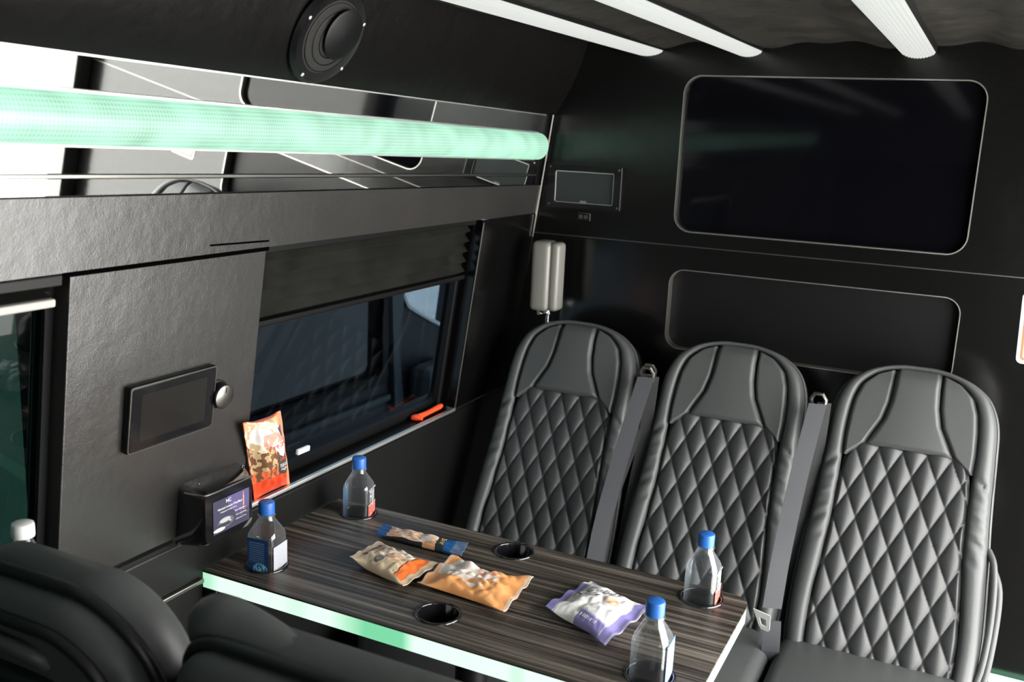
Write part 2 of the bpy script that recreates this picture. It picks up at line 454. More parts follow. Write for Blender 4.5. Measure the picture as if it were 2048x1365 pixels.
G().prism([(.92, 1.2965), (1.347, 1.2965), (1.347, 1.3035), (.92, 1.3035)], -.01, .0034, W).build('gap_shadow', 'void', wl)  # solid black strip standing in for the shadow between pier and fascia
G().prism([(1.2, 1.3165), (1.345, 1.3125), (1.345, 1.3155), (1.2, 1.3195)], .0, .0038, W).build('seam', 'void', wl)
# cove between side wall and ceiling
cvt = (-.997, 1.764)
def cove(s, t):
    y = YB + (YF - YB) * s
    x0, z0 = -1.19 + (1.583 - .8) * LT + .004, 1.583 + zz(y)
    b = .010 * math.sin(math.pi * t)
    return (x0 + (cvt[0] - x0) * t + b * .8, y, z0 + (cvt[1] - z0) * t - b * .5)
g = G(); g.grid(cove, 60, 10)
g.grid(lambda s, t: (cove(s, t)[0] - .03, cove(s, t)[1], cove(s, t)[2] + .02), 60, 10)
g.build('cove_panel', 'cove', wl, 40, recalc=False)
# sill strip, corner trims
skind(G().rbox(-1.1965, -1.1865, 1.346, 2.166, .793, .8015, .002).build('trim_1', 'alu'), 'thin aluminium strip along the window ledge')
skind(G().rbox(-1.1895, -1.181, YB, 1.236, .697, .706, .002).build('trim_2', 'darkchrome'), 'narrow dull metal rail low on the side wall')
g = G(); g.tube([W(YF - .006, z + (zz(YF) if z > 1.3 else 0), .003) for z in (1.235, 1.30, 1.40, 1.50, 1.585)], .0028, 6)
skind(g.build('trim_3', 'darkchrome', smooth=40), 'thin bright edging down the corner of wall and partition')

# ceiling: padded panel with soft folds
def ceil(s, t):
    x = -1.06 + (XR + .05 + 1.06) * s; y = YB + (YF - YB + .02) * t
    z = 1.752 - .006 * math.sin(x * 21) - .004 * math.sin(x * 47 + 1) * sm((y - 1.2) / 1.2) + .003 * math.sin(y * 9 + x * 5)
    return (x, y, z)
g = G(); g.grid(ceil, 90, 60); g.grid(lambda s, t: (ceil(s, t)[0], ceil(s, t)[1], 1.80), 4, 4)
skind(g.build('ceiling', 'ceil', None, 50, recalc=False), 'dark padded leather ceiling')

# partition with two recesses
wf = struct('wall_front', 'black leather partition behind the seats')
FY = lambda x, z, d: (x, YF - d, z)
scr = rrect(.70, .395, .045, 8, -.381, 1.481)
nic = rrect(.706, .213, .040, 8, -.377, 1.079)
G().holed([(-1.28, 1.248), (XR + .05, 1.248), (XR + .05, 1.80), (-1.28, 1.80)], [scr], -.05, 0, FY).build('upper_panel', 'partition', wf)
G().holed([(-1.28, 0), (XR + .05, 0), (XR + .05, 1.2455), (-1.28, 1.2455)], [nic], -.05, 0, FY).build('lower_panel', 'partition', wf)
G().box(-1.28, XR + .05, YF + .05, YF + .06, 0, 1.8).build('backing_panel', 'black', wf)
g = G(); g.ring(rrect(.7065, .2135, .0402, 8, -.377, 1.079), rrect(.702, .209, .038, 8, -.377, 1.079), -.03, .0015, FY)
g.build('niche_edging', 'edging', wf, 40)
G().prism(rrect(.70, .207, .038, 8, -.377, 1.079), -.045, -.03, FY).build('niche_panel', 'black', wf)
G().box(-1.15, XR, YF + .0005, YF + .003, 1.2452, 1.2488).build('seam_strip', 'darkchrome', wf)

# right wall with the open sliding door, rear wall
wr = struct('wall_right', 'black side wall around the open sliding door')
DY0, DY1, DZ = .75, 2.42, 1.60
G().box(XR, XR + .07, DY1, YF + .05, 0, 1.8).build('door_pillar', 'wall', wr)
G().holed([(YB, 0), (DY0, 0), (DY0, 1.8), (YB, 1.8)], [rrect(1.88, .52, .05, 5, -.36, 1.19)], 0, .07, lambda y, z, d: (XR + d, y, z)).build('rear_panel', 'wall', wr)
w3 = struct('fill_window', 'unseen tinted side window added behind the camera as fill light')  # unseen window, added and sized to light the seats from behind
G().prism(rrect(1.93, .57, .05, 5, -.36, 1.19), .03, .035, lambda y, z, d: (XR + d, y, z)).build('pane', tinted('grey_tinted_glass', (.50, .51, .51)), w3)
G().ring(rrect(1.94, .58, .055, 6, -.36, 1.19), rrect(1.86, .50, .045, 6, -.36, 1.19), -.004, .012, lambda y, z, d: (XR + d - .008, y, z)).build('gasket', 'rubber', w3)
G().box(XR, XR + .07, DY0, DY1, DZ, 1.8).build('header_panel', 'wall', wr)
G().box(XR - .012, XR, YB, DY0 - .05, .80, .83).build('trim_rail', 'darkchrome', wr)
wb = struct('wall_back', 'black rear wall')
G().box(-1.5, XR + .1, YB - .07, YB, 0, 1.8).build('rear_panel', 'wall', wb)
G().box(-.9, .3, YB, YB + .012, .85, 1.45).build('rear_screen', 'gloss', wb)

# ------------------------------------------------------------------ windows of the left wall
def WX(y, z, d): return W(y, z, d - .055)
w1 = struct('window_1', 'tinted side window above the table')
G().holed([(1.30, .78), (2.22, .78), (2.22, 1.31), (1.30, 1.31)], [rrect(.80, .44, .03, 5, 1.757, 1.03)], -.02, .0, WX).build('window_frame', 'rubber', w1)
G().prism(rrect(.83, .47, .03, 5, 1.757, 1.03), -.012, -.008, WX).build('pane', 'glass', w1)
G().ring(rrect(.82, .46, .035, 6, 1.757, 1.03), rrect(.79, .43, .03, 6, 1.757, 1.03), -.006, .006, WX).build('gasket', 'rubber', w1)
G().rbox(1.57, 1.61, .826, .838, .0, .008, .002, f=WX).build('latch', 'white_plastic', w1)
G().rbox(2.135, 2.15, .80, 1.30, .0, .02, .003, f=WX).build('side_rail', 'black', w1)
g = G(); g.tube([W(2.166, z, .001) for z in (.80, .95, 1.1, 1.292)], .0018, 6)
g.build('edge_trim', 'darkchrome', w1, 40)
def WX2(y, z, d): return W(y, z, d - .03)
w2 = struct('window_2', 'dark green tinted side window with short blind')
G().holed([(.17, .70), (.945, .70), (.945, 1.31), (.17, 1.31)], [rrect(.72, .52, .03, 5, .562, 1.01)], -.02, .0, WX2).build('window_frame', 'rubber', w2)
G().prism(rrect(.745, .545, .03, 5, .562, 1.01), -.012, -.008, WX2).build('pane', 'glass2', w2)
G().ring(rrect(.74, .54, .04, 6, .562, 1.01), rrect(.715, .515, .03, 6, .562, 1.01), -.006, .002, WX2).build('gasket', 'rubber', w2)

# pleated blinds
def blind(label, y0, y1, ztop, zbot, n, railm, off=0., group='pleated window blinds'):
    t = thing('pleated_blind', label, 'blind', W((y0 + y1) / 2, zbot, -.03), 0, group)
    lo = Vector(t.location)
    def L_(y, z, d):
        p = Vector(W(y, z, d + off)); return tuple(p - lo)
    G().rbox(y0, y1, ztop - .004, ztop + .012, -.05, -.012, .002, f=L_).build('head_rail', 'black', t)
    h = (ztop - .004 - zbot - .012) / n
    for k in range(n):
        z0 = zbot + .012 + k * h
        g = G()
        prof = [(z0, -.034), (z0 + h * .42, -.016), (z0 + h, -.034)]
        vs = []
        for y in (y0 + .006, y1 - .014):
            vs += [L_(y, z, d) for z, d in prof] + [L_(y, z, d - .0015) for z, d in prof]
        g.add(vs, [(0, 1, 7, 6), (1, 2, 8, 7), (3, 9, 10, 4), (4, 10, 11, 5), (0, 3, 4, 1), (1, 4, 5, 2), (6, 7, 10, 9), (7, 8, 11, 10), (0, 6, 9, 3), (2, 5, 11, 8)])
        g.build('pleat', 'blind', t)
    G().rbox(y0 + .002, y1 - .004, zbot, zbot + .012, -.048, -.018, .003, f=L_).build('bottom_rail', railm, t)
    return t
blind('black pleated blind half lowered over the window above the table', 1.347, 2.150, 1.290, 1.146, 5, 'black')
blind('dark pleated blind with white bottom rail on the far left window', .21, .918, 1.290, 1.255, 2, 'blind_rail', .018)

# ------------------------------------------------------------------ outside the window: stand-in van for the reflected shapes in the pane
pv = thing('standin_van', 'dark stand-in van outside for the reflected shapes in the tinted window', 'van', (-2.1, 2.7, -.7))
def PV(y, z, d): return (d + .30, y - 2.7, z + .7)
hole = [(2.85, .96), (3.24, .96), (3.20, .775), (3.06, .83), (2.94, .88)]
win = rrect(.72, .30, .03, 5, 2.38, .83)
G().holed([(1.4, -.45), (4.4, -.45), (4.4, 1.25), (1.4, 1.25)], [win, hole], -.06, 0, PV).build('body_side', 'ext_paint', pv)
G().prism(rrect(.74, .32, .03, 5, 2.38, .83), -.03, -.02, PV).build('window_pane', 'gloss', pv)
G().ring(rrect(.78, .36, .04, 6, 2.38, .83), rrect(.71, .29, .03, 6, 2.38, .83), -.01, .012, PV).build('window_gasket', 'rubber', pv)
G().rbox(1.6, 2.78, .585, .605, 0, .02, .004, f=PV).build('rub_strip', 'ext_grey', pv)
G().prism([(2.775, .96), (2.85, .96), (2.83, .75), (2.87, .50), (2.81, .50), (2.79, .75)], 0, .02, PV).build('door_pillar', 'ext_grey', pv)
G().prism([(3.24, .96), (3.42, .96), (3.36, .65), (3.30, .42), (3.18, .46), (3.20, .775)], 0, .025, PV).build('door_pillar', 'ext_grey', pv)
G().rbox(2.91, 3.13, .50, .68, 0, .10, .03, f=PV).build('door_mirror', 'ext_grey', pv)
g = G(); g.tube([PV(y, z, .004) for y, z in [(2.86, .955), (2.90, .90), (2.95, .875), (3.06, .825), (3.20, .768)]], .008, 6)
g.build('window_seal', 'alu', pv, 40)
for yy in (1.75, 3.9):
    g = G(); g.lathe([(.20, -.06), (.32, -.06), (.33, 0), (.32, .06), (.2, .07), (.0, .05)], 24, f=lambda x, y, z, yy=yy: (z + .28, yy - 2.7 + x, .33 + y))
    g.build('wheel', 'rubber', pv, 40)

# ------------------------------------------------------------------ mirrors and the green light bar
tag(G().prism(wband(YB, 2.43, 1.4255, 1.5795), -.0065, -.0006, W).build('wall_mirror', 'mirror'), 'tall bright mirror panel behind the green light bar', 'mirror')
tag(G().prism(wband(YB, 2.43, 1.3965, 1.4185), -.006, .001, W).build('wall_mirror', 'mirror'), 'narrow mirror strip along the top of the leather fascia', 'mirror')
skind(G().prism(wband(YB, 2.43, 1.5795, 1.5822), -.006, .002, W).build('trim_4', 'alu'), 'thin bright edge along the top of the mirror')
skind(G().prism(wband(YB, 2.43, 1.4200, 1.4240), -.006, .0015, W).build('trim_5', 'darkchrome'), 'thin metal divider between the two mirrors')
lb = thing('light_bar', 'long round light bar glowing green along the mirrored side wall', 'light', W(1.0, 1.46, .0))
lo = Vector(lb.location)
yA, yE = YB + .02, 2.39
prof = []
for k in range(25):
    a = math.radians(-100 + 200 * k / 24)
    prof.append((1.499 + .034 * math.sin(a), .010 + .030 * math.cos(a)))
g = G()
def lens(s, t):
    y = yA + (yE - yA) * s; z, d = prof[int(round(t * 24))]
    return tuple(Vector(W(y, z + zz(y), d)) - lo)
g.grid(lens, 40, 24); g.build('lens', 'bar_light', lb, 60)
G().prism([(yA, 1.462 + zz(yA)), (yE, 1.462 + zz(yE)), (yE, 1.536 + zz(yE)), (yA, 1.536 + zz(yA))], .0, .008, lambda y, z, d: tuple(Vector(W(y, z, d)) - lo)).build('back_channel', 'alu', lb)
G().prism([(z, d) for z, d in prof], 0, .004, lambda z, d, e: tuple(Vector(W(yE + e, z + zz(yE), d)) - lo)).build('end_cap', 'bar_light', lb)

# ceiling light bars
def ceil_light(x0, x1, label):
    xc = (x0 + x1) / 2; wd = x1 - x0
    t = thing('ceiling_light', label, 'light', (xc, .5, 1.74), 0, 'ribbed light bars along the ceiling')
    G().box(-wd / 2 - .003, wd / 2 + .003, YB + .1 - .5, YF - .004 - .5, -.003, .012).build('housing', 'black', t)
    n = 11; pr = []
    for k in range(n * 2 + 1):
        u = k / (2 * n); x = -wd / 2 + wd * u
        z = -.004 - .012 * math.sin(math.pi * u) ** .6 - (.0016 if k % 2 else 0)
        pr.append((x, z))
    pr = pr + [(wd / 2, 0), (-wd / 2, 0)]
    G().prism(pr, YB + .1 - .5, YF - .008 - .5, lambda a, b, d: (a, d, b)).build('lens', 'ceil_light', t)
    return t
ceil_light(-.872, -.792, 'ribbed white ceiling light bar nearest the speaker and side wall')
ceil_light(-.608, -.542, 'middle ribbed white ceiling light bar of the three')
ceil_light(-.224, -.152, 'ribbed white ceiling light bar nearest the open door side')

# ------------------------------------------------------------------ speaker on the cove
sp = thing('loudspeaker', 'round black speaker with mesh grille on the cove', 'speaker', (-1.043, 1.395, 1.668))
ca = Vector((.457, 0, .89)); cb = Vector((0, 1, 0)); cn = Vector((.89, 0, -.457))
def SPK(a, b, d): return tuple(cb * a + ca * b + cn * d)
g = G(); g.lathe([(.072, .0), (.086, .0), (.088, .012), (.082, .020), (.072, .018)], 40, f=SPK); g.build('outer_ring', 'black', sp, 40)
g = G(); g.lathe([(.073, .014), (.06, .021), (.03, .026), (.0, .028)], 40, f=SPK); g.build('grille', mat('speaker_mesh', (.016, .015, .013), .5, metal=.2, bump=[(1400, .6, .002)]), sp, 60)
g = G()
for rr in (.02, .034, .048, .062):
    g.tube([SPK(rr * math.cos(a * math.pi / 18), rr * math.sin(a * math.pi / 18), itp([(0, .028), (.03, .026), (.06, .021), (.073, .014)], rr) + .0006) for a in range(36)], .0009, 5, True)
g.build('grille_ribs', 'black', sp, 40)
g = G(); g.lathe([(.030, .024), (.043, .027), (.045, .032), (.040, .034), (.0, .036)], 32, f=lambda x, y, z: SPK(x + .012, y + .012, z)); g.build('tweeter_cap', 'black', sp, 40)
for a in (-118, -40, 25, 160):
    g = G(); x, y = .079 * math.cos(math.radians(a)), .079 * math.sin(math.radians(a))
    g.lathe([(.0035, .018), (.0035, .0215), (.0, .0225)], 10, f=lambda p, q, r_, x=x, y=y: SPK(p + x, q + y, r_)); g.build('screw', 'alu', sp, 40)
g = G(); g.rbox(-.03, .03, .072, .095, .0, .016, .004, f=SPK); g.build('mount_bracket', 'grey_pad', sp)

# ------------------------------------------------------------------ things on the partition
ts = thing('television_screen', 'large glossy black screen with rounded corners set in the partition', 'screen', (-.381, YF, 1.28))
def TS(x, z, d): return (x + .381, -d, z - 1.28)
G().prism(rrect(.694, .389, .043, 8, -.381, 1.481), -.035, -.0172, TS).build('glass', mat('screen_glass', (.002, .002, .003), .06, spec=.25), ts)
g = G(); g.ring(rrect(.7005, .3955, .0452, 8, -.381, 1.481), rrect(.695, .390, .0425, 8, -.381, 1.481), -.017, .0015, TS); g.build('edging', 'edging', ts, 40)

mo = thing('wall_monitor', 'small monitor in a black frame on the partition corner', 'monitor', (-.984, YF, 1.325))
def MO(x, z, d): return (x + .984, -d, z - 1.325)
G().ring(rrect(.214, .117, .006, 4, -.984, 1.381), rrect(.170, .086, .004, 4, -.984, 1.379), .0, .012, MO).build('frame', 'gloss', mo)
G().prism(rrect(.172, .088, .004, 4, -.984, 1.379), .0, .005, MO).build('display', mat('monitor_display', (.022, .027, .027), .2), mo)
g = G(); g.tube([MO(x, z, .0085) for x, z in rrect(.167, .083, .004, 4, -.984, 1.379)], .0011, 5, True); g.build('bezel_edge', 'alu', mo, 40)
g = G(); g.tube([MO(x, z, .012) for x, z in [(-.878, 1.325), (-.878, 1.437)]], .0011, 5); g.build('frame_edge', 'darkchrome', mo, 40)
for x, z in ((-1.083, 1.431), (-.885, 1.431), (-.885, 1.331), (-1.083, 1.331)):
    g = G(); g.lathe([(.0028, .012), (.0028, .0135), (0, .014)], 10, f=lambda a, b, c, x=x, z=z: MO(a + x, b + z, c)); g.build('screw', 'darkchrome', mo)
G().prism(rrect(.018, .005, .001, 2, -.984, 1.3415), .0085, .0095, MO).build('badge', 'txt_grey', mo)
so = thing('usb_socket', 'small black socket plate below the wall monitor', 'socket', (-.981, YF, 1.29))
G().rbox(-.018, .018, -.004, 0, 0, .022, .0015).build('plate', 'gloss', so)
for x in (-.009, .006):
    G().box(x - .005, x + .005, -.0055, -.004, .006, .016).build('port', 'darkchrome', so)

st = thing('warning_sticker', 'white warning sticker with orange border on the partition', 'sticker', (.153, YF, 1.05))
G().prism(rrect(.104, .165, .012, 5, 0, .083), .0005, .0015, lambda x, z, d: (x + (z - .08) * -.04, -d, z)).build('backing', mat('sticker_white', (.42, .42, .42), .5), st)
G().ring(rrect(.088, .149, .008, 5, 0, .083), rrect(.078, .139, .006, 5, 0, .083), .0015, .002, lambda x, z, d: (x + (z - .08) * -.04, -d, z)).build('border', mat('print_orange', (.55, .13, .05), .5), st)

hr = thing('headrest', 'narrow upright grey padded headrest on a chrome post beside the corner', 'headrest', (-1.032, 2.375, .985))
G().rbox(-.042, .012, -.03, .035, .066, .254, .014, 4).build('pad', 'grey_pad', hr, 40)
G().rbox(.008, .036, -.022, .03, .068, .252, .011, 4).build('pad', 'grey_pad', hr, 40)
g = G(); g.lathe([(.006, -.12), (.006, .07)], 12, (-.024, .06, 0)); g.lathe([(.0095, .045), (.0095, .053)], 12, (-.024, .06, 0)); g.tube([(-.024, 0, .075), (-.024, .0, .055), (-.024, .03, .048), (-.024, .06, .048)], .005, 8); g.build('post', 'chrome', hr, 40)

# ------------------------------------------------------------------ quilted seats
SA = math.radians(25)
OUT = [(0, .004), (.04, .003), (.08, -.006), (.115, -.021), (.145, -.046), (.163, -.08), (.172, -.12), (.175, -.18), (.178, -.26), (.182, -.34), (.188, -.42), (.193, -.50), (.195, -.58), (.19, -.66)]
INN = [(0, -.007), (.03, -.008), (.06, -.013), (.09, -.026), (.118, -.055), (.130, -.09), (.135, -.13), (.137, -.18), (.135, -.24), (.136, -.32), (.139, -.40), (.146, -.48), (.152, -.57), (.15, -.66)]
def full(h): return [(-u, v) for u, v in h[::-1]] + list(h[1:])
OUTF, INNF = full(OUT), full(INN)
innw = sorted([(v, u) for u, v in INN])
def seat_uvw(u, v, w_):
    c, s = math.cos(SA), math.sin(SA)
    return (u, .23 + v * s - w_ * c, 1.04 + v * c + w_ * s)
BW = [(0, -.026), (.06, -.010), (.15, .002), (.3, .009), (.5, .012), (.7, .012), (.86, .009), (.95, .004), (1, -.002)]

def seat_parts(t):
    # shell behind the padding
    g = G(); n = 64
    rings = [(1.0, -.024), (1.015, -.035), (1.015, -.075), (.97, -.10), (.80, -.112)]
    vs = []
    for sc_, ww in rings:
        for k in range(n + 1):
            u, v = lerp_pts(OUTF, k / n)
            vs.append(seat_uvw(u * sc_, (v + .33) * (1 + (sc_ - 1) * .6) - .33, ww))
    m = n + 1
    fs = [(r * m + k, r * m + k + 1, (r + 1) * m + k + 1, (r + 1) * m + k) for r in range(len(rings) - 1) for k in range(n)]
    fs += [tuple((len(rings) - 1) * m + k for k in range(m)), tuple(range(m))[::-1]]
    fs += [tuple([r * m for r in range(len(rings))]), tuple([r * m + n for r in range(len(rings))][::-1])]
    g.add(vs, fs); sh = g.build('back_shell', 'shell', t, 50)
    g = G(); g.tube([seat_uvw(*[c * k_ for c, k_ in zip(lerp_pts(OUTF, k / 80), (1.008, 1))], -.028) for k in range(81)], .0042, 6)
    g.build('piping', 'seat', sh, 60)
    # bolster all round
    g = G()
    def bol(s, tt):
        (u0, v0), (u1, v1) = lerp_pts(OUTF, tt), lerp_pts(INNF, tt)
        u, v = u0 + (u1 - u0) * s, v0 + (v1 - v0) * s
        wd = math.hypot(u1 - u0, v1 - v0)
        k = min(1, .35 + .65 * wd / .042)
        ww = itp(BW, s); ww = ww * k if ww > 0 else ww
        win_ = sm((v + .43) / .04) * (1 - sm((v + .25) / .05)) * math.sin(math.pi * s)
        fold = abs(math.sin(v * 115 + abs(u) * 55 + 1.3 * math.sin(v * 40)))
        ww -= .010 * win_ * (1 - fold) ** 1.8
        return seat_uvw(u, v, ww)
    g.grid(bol, 12, 260); g.build('bolster', 'seat', t, 75)
    # head panel
    hc = [(-.19, .090), (-.165, .078), (-.13, .060), (-.09, .051), (-.05, .048), (-.004, .047)]
    def edge(*d): return min(sm(x / .009) for x in d)
    g = G()
    def head(s, tt):
        v = -.192 + .186 * tt; h = itp(hc, v); u = (2 * s - 1) * h
        e = edge(h - abs(u) + .0005, v + .192, -.004 - v + .004)
        return seat_uvw(u, v, -.002 + .011 * e + .008 * (1 - (u / .1) ** 2) * sm(-v / .05) - .010 * sm((v + .03) / .03))
    g.grid(head, 30, 44); g.build('head_panel', 'seat', t, 75)
    for sd in (-1, 1):
        g = G()
        def wing(s, tt):
            v = -.222 + .208 * tt
            a = itp(hc, v) if v > -.19 else .090 + (-.19 - v) * 1.1
            b = itp(innw, v); b = max(b, a + .002)
            u = a + (b - a) * s
            e = edge(u - a + .0003, b - u + .0003, -v - .006)
            return seat_uvw(sd * u, v, -.002 + .012 * e - .008 * sm((v + .05) / .05))
        g.grid(wing, 22, 50); g.build('head_wing', 'seat', t, 75)
    # quilted panel
    hq = [(-.66, .151), (-.57, .152), (-.48, .146), (-.40, .139), (-.32, .136), (-.26, .134), (-.23, .130), (-.21, .124), (-.198, .114), (-.190, .100), (-.184, .082)]
    g = G()
    def quilt(s, tt):
        v = -.66 + .476 * tt; h = itp(hq, v); u = (2 * s - 1) * h
        p = (u + .086) / .0505 + (v + .25) / .108; q = (u + .086) / .0505 - (v + .25) / .108
        f_ = abs(math.sin(math.pi * p * .5)) * abs(math.sin(math.pi * q * .5)) if False else abs(math.sin(math.pi * p)) * abs(math.sin(math.pi * q))
        e = edge(h - abs(u), -.184 - v)
        return seat_uvw(u, v, -.006 + .004 * e + .0095 * (f_ ** .45) * (.35 + .65 * e) - .02 * (1 - (u / .15) ** 2) * 0)
    g.grid(quilt, 120, 210); g.build('quilted_panel', 'seat_quilt', t, 75)
    # cushion and base
    c = G().rbox(-.20, .20, -.50, -.02, .33, .455, .03, 4).build('cushion', 'seat', t, 40)
    G().rbox(-.17, .17, -.40, .0, .20, .335, .01, 2).build('base_frame', 'shell', t)
    for x in (-.13, .13):
        G().rbox(x - .025, x + .025, -.36, -.06, 0, .205, .006, 2).build('leg', 'black', t)

def ribbon(pts, w_, thick, wdir):
    g = G(); wd = Vector(wdir).normalized(); n = len(pts); vs = []
    for i, p in enumerate(pts):
        p = Vector(p); a = Vector(pts[max(0, i - 1)]); b = Vector(pts[min(n - 1, i + 1)])
        nn = (b - a).cross(wd).normalized()
        for sx, sy in ((-1, -1), (1, -1), (1, 1), (-1, 1)): vs.append(p + wd * sx * w_ / 2 + nn * sy * thick / 2)
    fs = [(i * 4 + k, i * 4 + (k + 1) % 4, (i + 1) * 4 + (k + 1) % 4, (i + 1) * 4 + k) for i in range(n - 1) for k in range(4)]
    fs += [(3, 2, 1, 0), (n * 4 - 4, n * 4 - 3, n * 4 - 2, n * 4 - 1)]
    return g.add(vs, fs)
def curve(pts, n=14): return [lerp_pts(pts, k / n) for k in range(n + 1)]
SY = 2.10
def belt(t, sd, webm, tongue=True):
    """three point belt at the side sd of a seat; local coordinates"""
    x = sd * .200
    ab = ribbon(curve([(x, .135, .945), (x + sd * .010, .04, .80), (x + sd * .014, -.06, .65), (x + sd * .014, -.11, .545)]), .040, .0016, (1, .35, 0)).build('seat_belt', webm, t)
    ribbon(curve([(x + sd * .010, -.115, .52), (x + sd * .006, -.12, .45), (x + sd * .008, -.11, .34)]), .038, .0016, (1, .35, 0)).build('lap_strap', webm, ab)
    if tongue:
        cx_, cy_, cz = x + sd * .028, -.125, .525
        TG = lambda a, b, d: (cx_ + a * .9 - b * .25, cy_ - a * .35 - d, cz + b)
        G().holed([(-.022, .014), (-.014, -.020), (-.009, -.026), (.009, -.026), (.014, -.020), (.022, .014)], [[(-.007, -.016), (.007, -.016), (.008, .0), (-.008, .0)]], 0, .0025, TG).build('belt_tongue', 'white_plastic', ab)
    g = G(); g.tube([(x - .014, .145, .935), (x - .016, .142, .955), (x - .008, .138, .968), (x + .008, .138, .968), (x + .016, .142, .955), (x + .014, .145, .935)], .0045, 8)
    g.build('belt_guide', 'darkchrome', t, 40)
    ribbon(curve([(x + .012, .155, .945), (x + .010, .13, .80), (x + .004, .07, .62), (x, .02, .45)]), .03, .004, (1, .2, 0)).build('guide_strap', 'blackweb', t)
def buckle(t, x, y, z):
    b = G().rbox(x - .014, x + .014, y - .012, y + .012, z - .07, z, .004).build('buckle', 'black', t)
    G().rbox(x - .012, x + .012, y - .014, y + .006, z - .004, z + .012, .003).build('release_button', 'redorange', b)

GRP = 'quilted seats along the partition'
s1 = thing('passenger_seat', 'black quilted leather seat in the corner next to the window', 'seat', (-.913, SY, 0), 0, GRP)
seat_parts(s1)
s2 = dup(s1, (-.497, SY, 0), 0, 'middle black quilted leather seat of the three along the partition')
s3 = dup(s1, (-.088, SY, 0), 0, 'black quilted leather seat nearest the orange-bordered sticker')
belt(s2, -1, 'webbing', False); belt(s3, -1, 'webbing', True)
buckle(s3, -.248, -.11, .405)
# corner seat: dark belt on its inner side with a metal clip
ribbon(curve([(.205, .19, .94), (.20, .12, .80), (.185, .03, .66), (.17, -.03, .50)]), .036, .0018, (1, .3, 0)).build('seat_belt', 'blackweb', s1)
G().rbox(.176, .206, .008, .016, .645, .668, .003).build('belt_tongue', 'chrome', s1)
g = G(); g.tube([(.19, .205, .93), (.188, .20, .95), (.196, .195, .962), (.212, .195, .962), (.22, .20, .95), (.218, .205, .93)], .0045, 8); g.build('belt_guide', 'darkchrome', s1, 40)
# side cover of the outer seat
g = G(); g.tube([seat_uvw(*p) for p in curve([(.186, -.37, -.03), (.199, -.40, -.015), (.205, -.46, -.005), (.206, -.54, -.005), (.200, -.62, -.012), (.185, -.68, -.02)], 20)], .007, 10)
g.build('side_cover', 'grey_pad' if False else 'seat', s3, 60)
g = G(); g.tube([seat_uvw(*p) for p in curve([(.196, -.40, -.045), (.215, -.45, -.03), (.217, -.54, -.03), (.209, -.64, -.035), (.19, -.70, -.04)], 20)], .008, 10)
g.build('side_cover', 'seat', s3, 60)

# ------------------------------------------------------------------ table
TX0, TX1, TY0, TY1, TZ = -1.187, -.289, 1.238, 1.652, .72
tb = thing('side_table', 'dark wood-look table with glowing green edge and cup holders', 'table', (-.74, 1.445, 0))
def TB(x, y, z): return (x + .74, y - 1.445, z)
def tout(i):
    r = .035
    pts = [(TX0, TY0 + i)]
    for k in range(7):
        a = math.radians(-90 + 15 * k); pts.append((TX1 - r + (r - i) * math.cos(a), TY0 + r + (r - i) * math.sin(a)))
    for k in range(7):
        a = math.radians(15 * k); pts.append((TX1 - r + (r - i) * math.cos(a), TY1 - r + (r - i) * math.sin(a)))
    return pts + [(TX0, TY1 - i)]
CUPX = (-1.104, -.740, -.368); CUPY = (1.3145, 1.606)
cups = [circ(.0362, 28, x, y) for x in CUPX for y in CUPY]
G().holed(tout(-.0008), cups, TZ - .0035, TZ, TB).build('table_top', 'wood', tb)
G().ring(tout(0), tout(.008), TZ - .033, TZ - .0036, TB).build('led_edge', 'led', tb)
G().holed(tout(.009), cups, TZ - .034, TZ - .0036, TB).build('under_board', 'black', tb)
for x in CUPX:
    for y in CUPY:
        g = G(); g.lathe([(.0, TZ - .046), (.033, TZ - .046), (.0345, TZ - .042), (.0345, TZ + .0005), (.0355, TZ + .0025), (.0375, TZ + .0032), (.0395, TZ + .0022), (.040, TZ + .0003), (.0358, TZ - .0005), (.0358, TZ - .0485), (0, TZ - .0485)], 40, TB(x, y, 0))
        g.build('cup_holder', 'gloss', tb, 50)
g = G(); g.lathe([(.03, .02), (.03, TZ - .034)], 24); g.build('leg', 'black', tb, 40)
g = G(); g.lathe([(.14, 0), (.14, .012), (.12, .02), (0, .022)], 32); g.build('foot_plate', 'black', tb, 40)
G().rbox(*[a for a in (TX0 + .74, TX0 + .74 + .03, TY0 - 1.445, TY1 - 1.445)], TZ - .075, TZ - .034, .004).build('wall_bracket', 'black', tb)

# ------------------------------------------------------------------ water bottles
def rsq(h, r, n=5):
    r = min(r, h); return rrect(2 * h, 2 * h, r * .999, n)
BODY = [(0, .022, .012), (.003, .0265, .014), (.010, .0285, .015), (.050, .0285, .015), (.104, .0285, .015), (.110, .0280, .016), (.116, .0258, .017), (.134, .0165, .0165), (.139, .0138, .0138), (.148, .0132, .0132)]
def loft(g, secs, cap0=True, cap1=True):
    n = len(rsq(.02, .01)); vs = []
    for z, h, r in secs: vs += [(x, y, z) for x, y in rsq(h, r)]
    fs = [(i * n + k, i * n + (k + 1) % n, (i + 1) * n + (k + 1) % n, (i + 1) * n + k) for i in range(len(secs) - 1) for k in range(n)]
    if cap0: fs.append(tuple(range(n))[::-1])
    if cap1: fs.append(tuple(range((len(secs) - 1) * n, len(secs) * n)))
    return g.add(vs, fs)
A_BACK = art('bottle_back_label', (.012, .045, .14), [('stripes', .45, .66, .36, .26, (.10, .17, .28)), ('ell', .62, .24, .36, .17, (.02, .16, .34)), ('noise', .62, .24, .34, .16, (.30, .55, .68)), ('rect', .5, .05, .6, .06, (.55, .66, .72))])
A_STRIPE = art('bottle_info_label', (.16, .30, .62), [('stripes', .5, .55, .46, .36, (.62, .70, .82)), ('rect', .5, .08, .6, .10, (.78, .80, .84))])
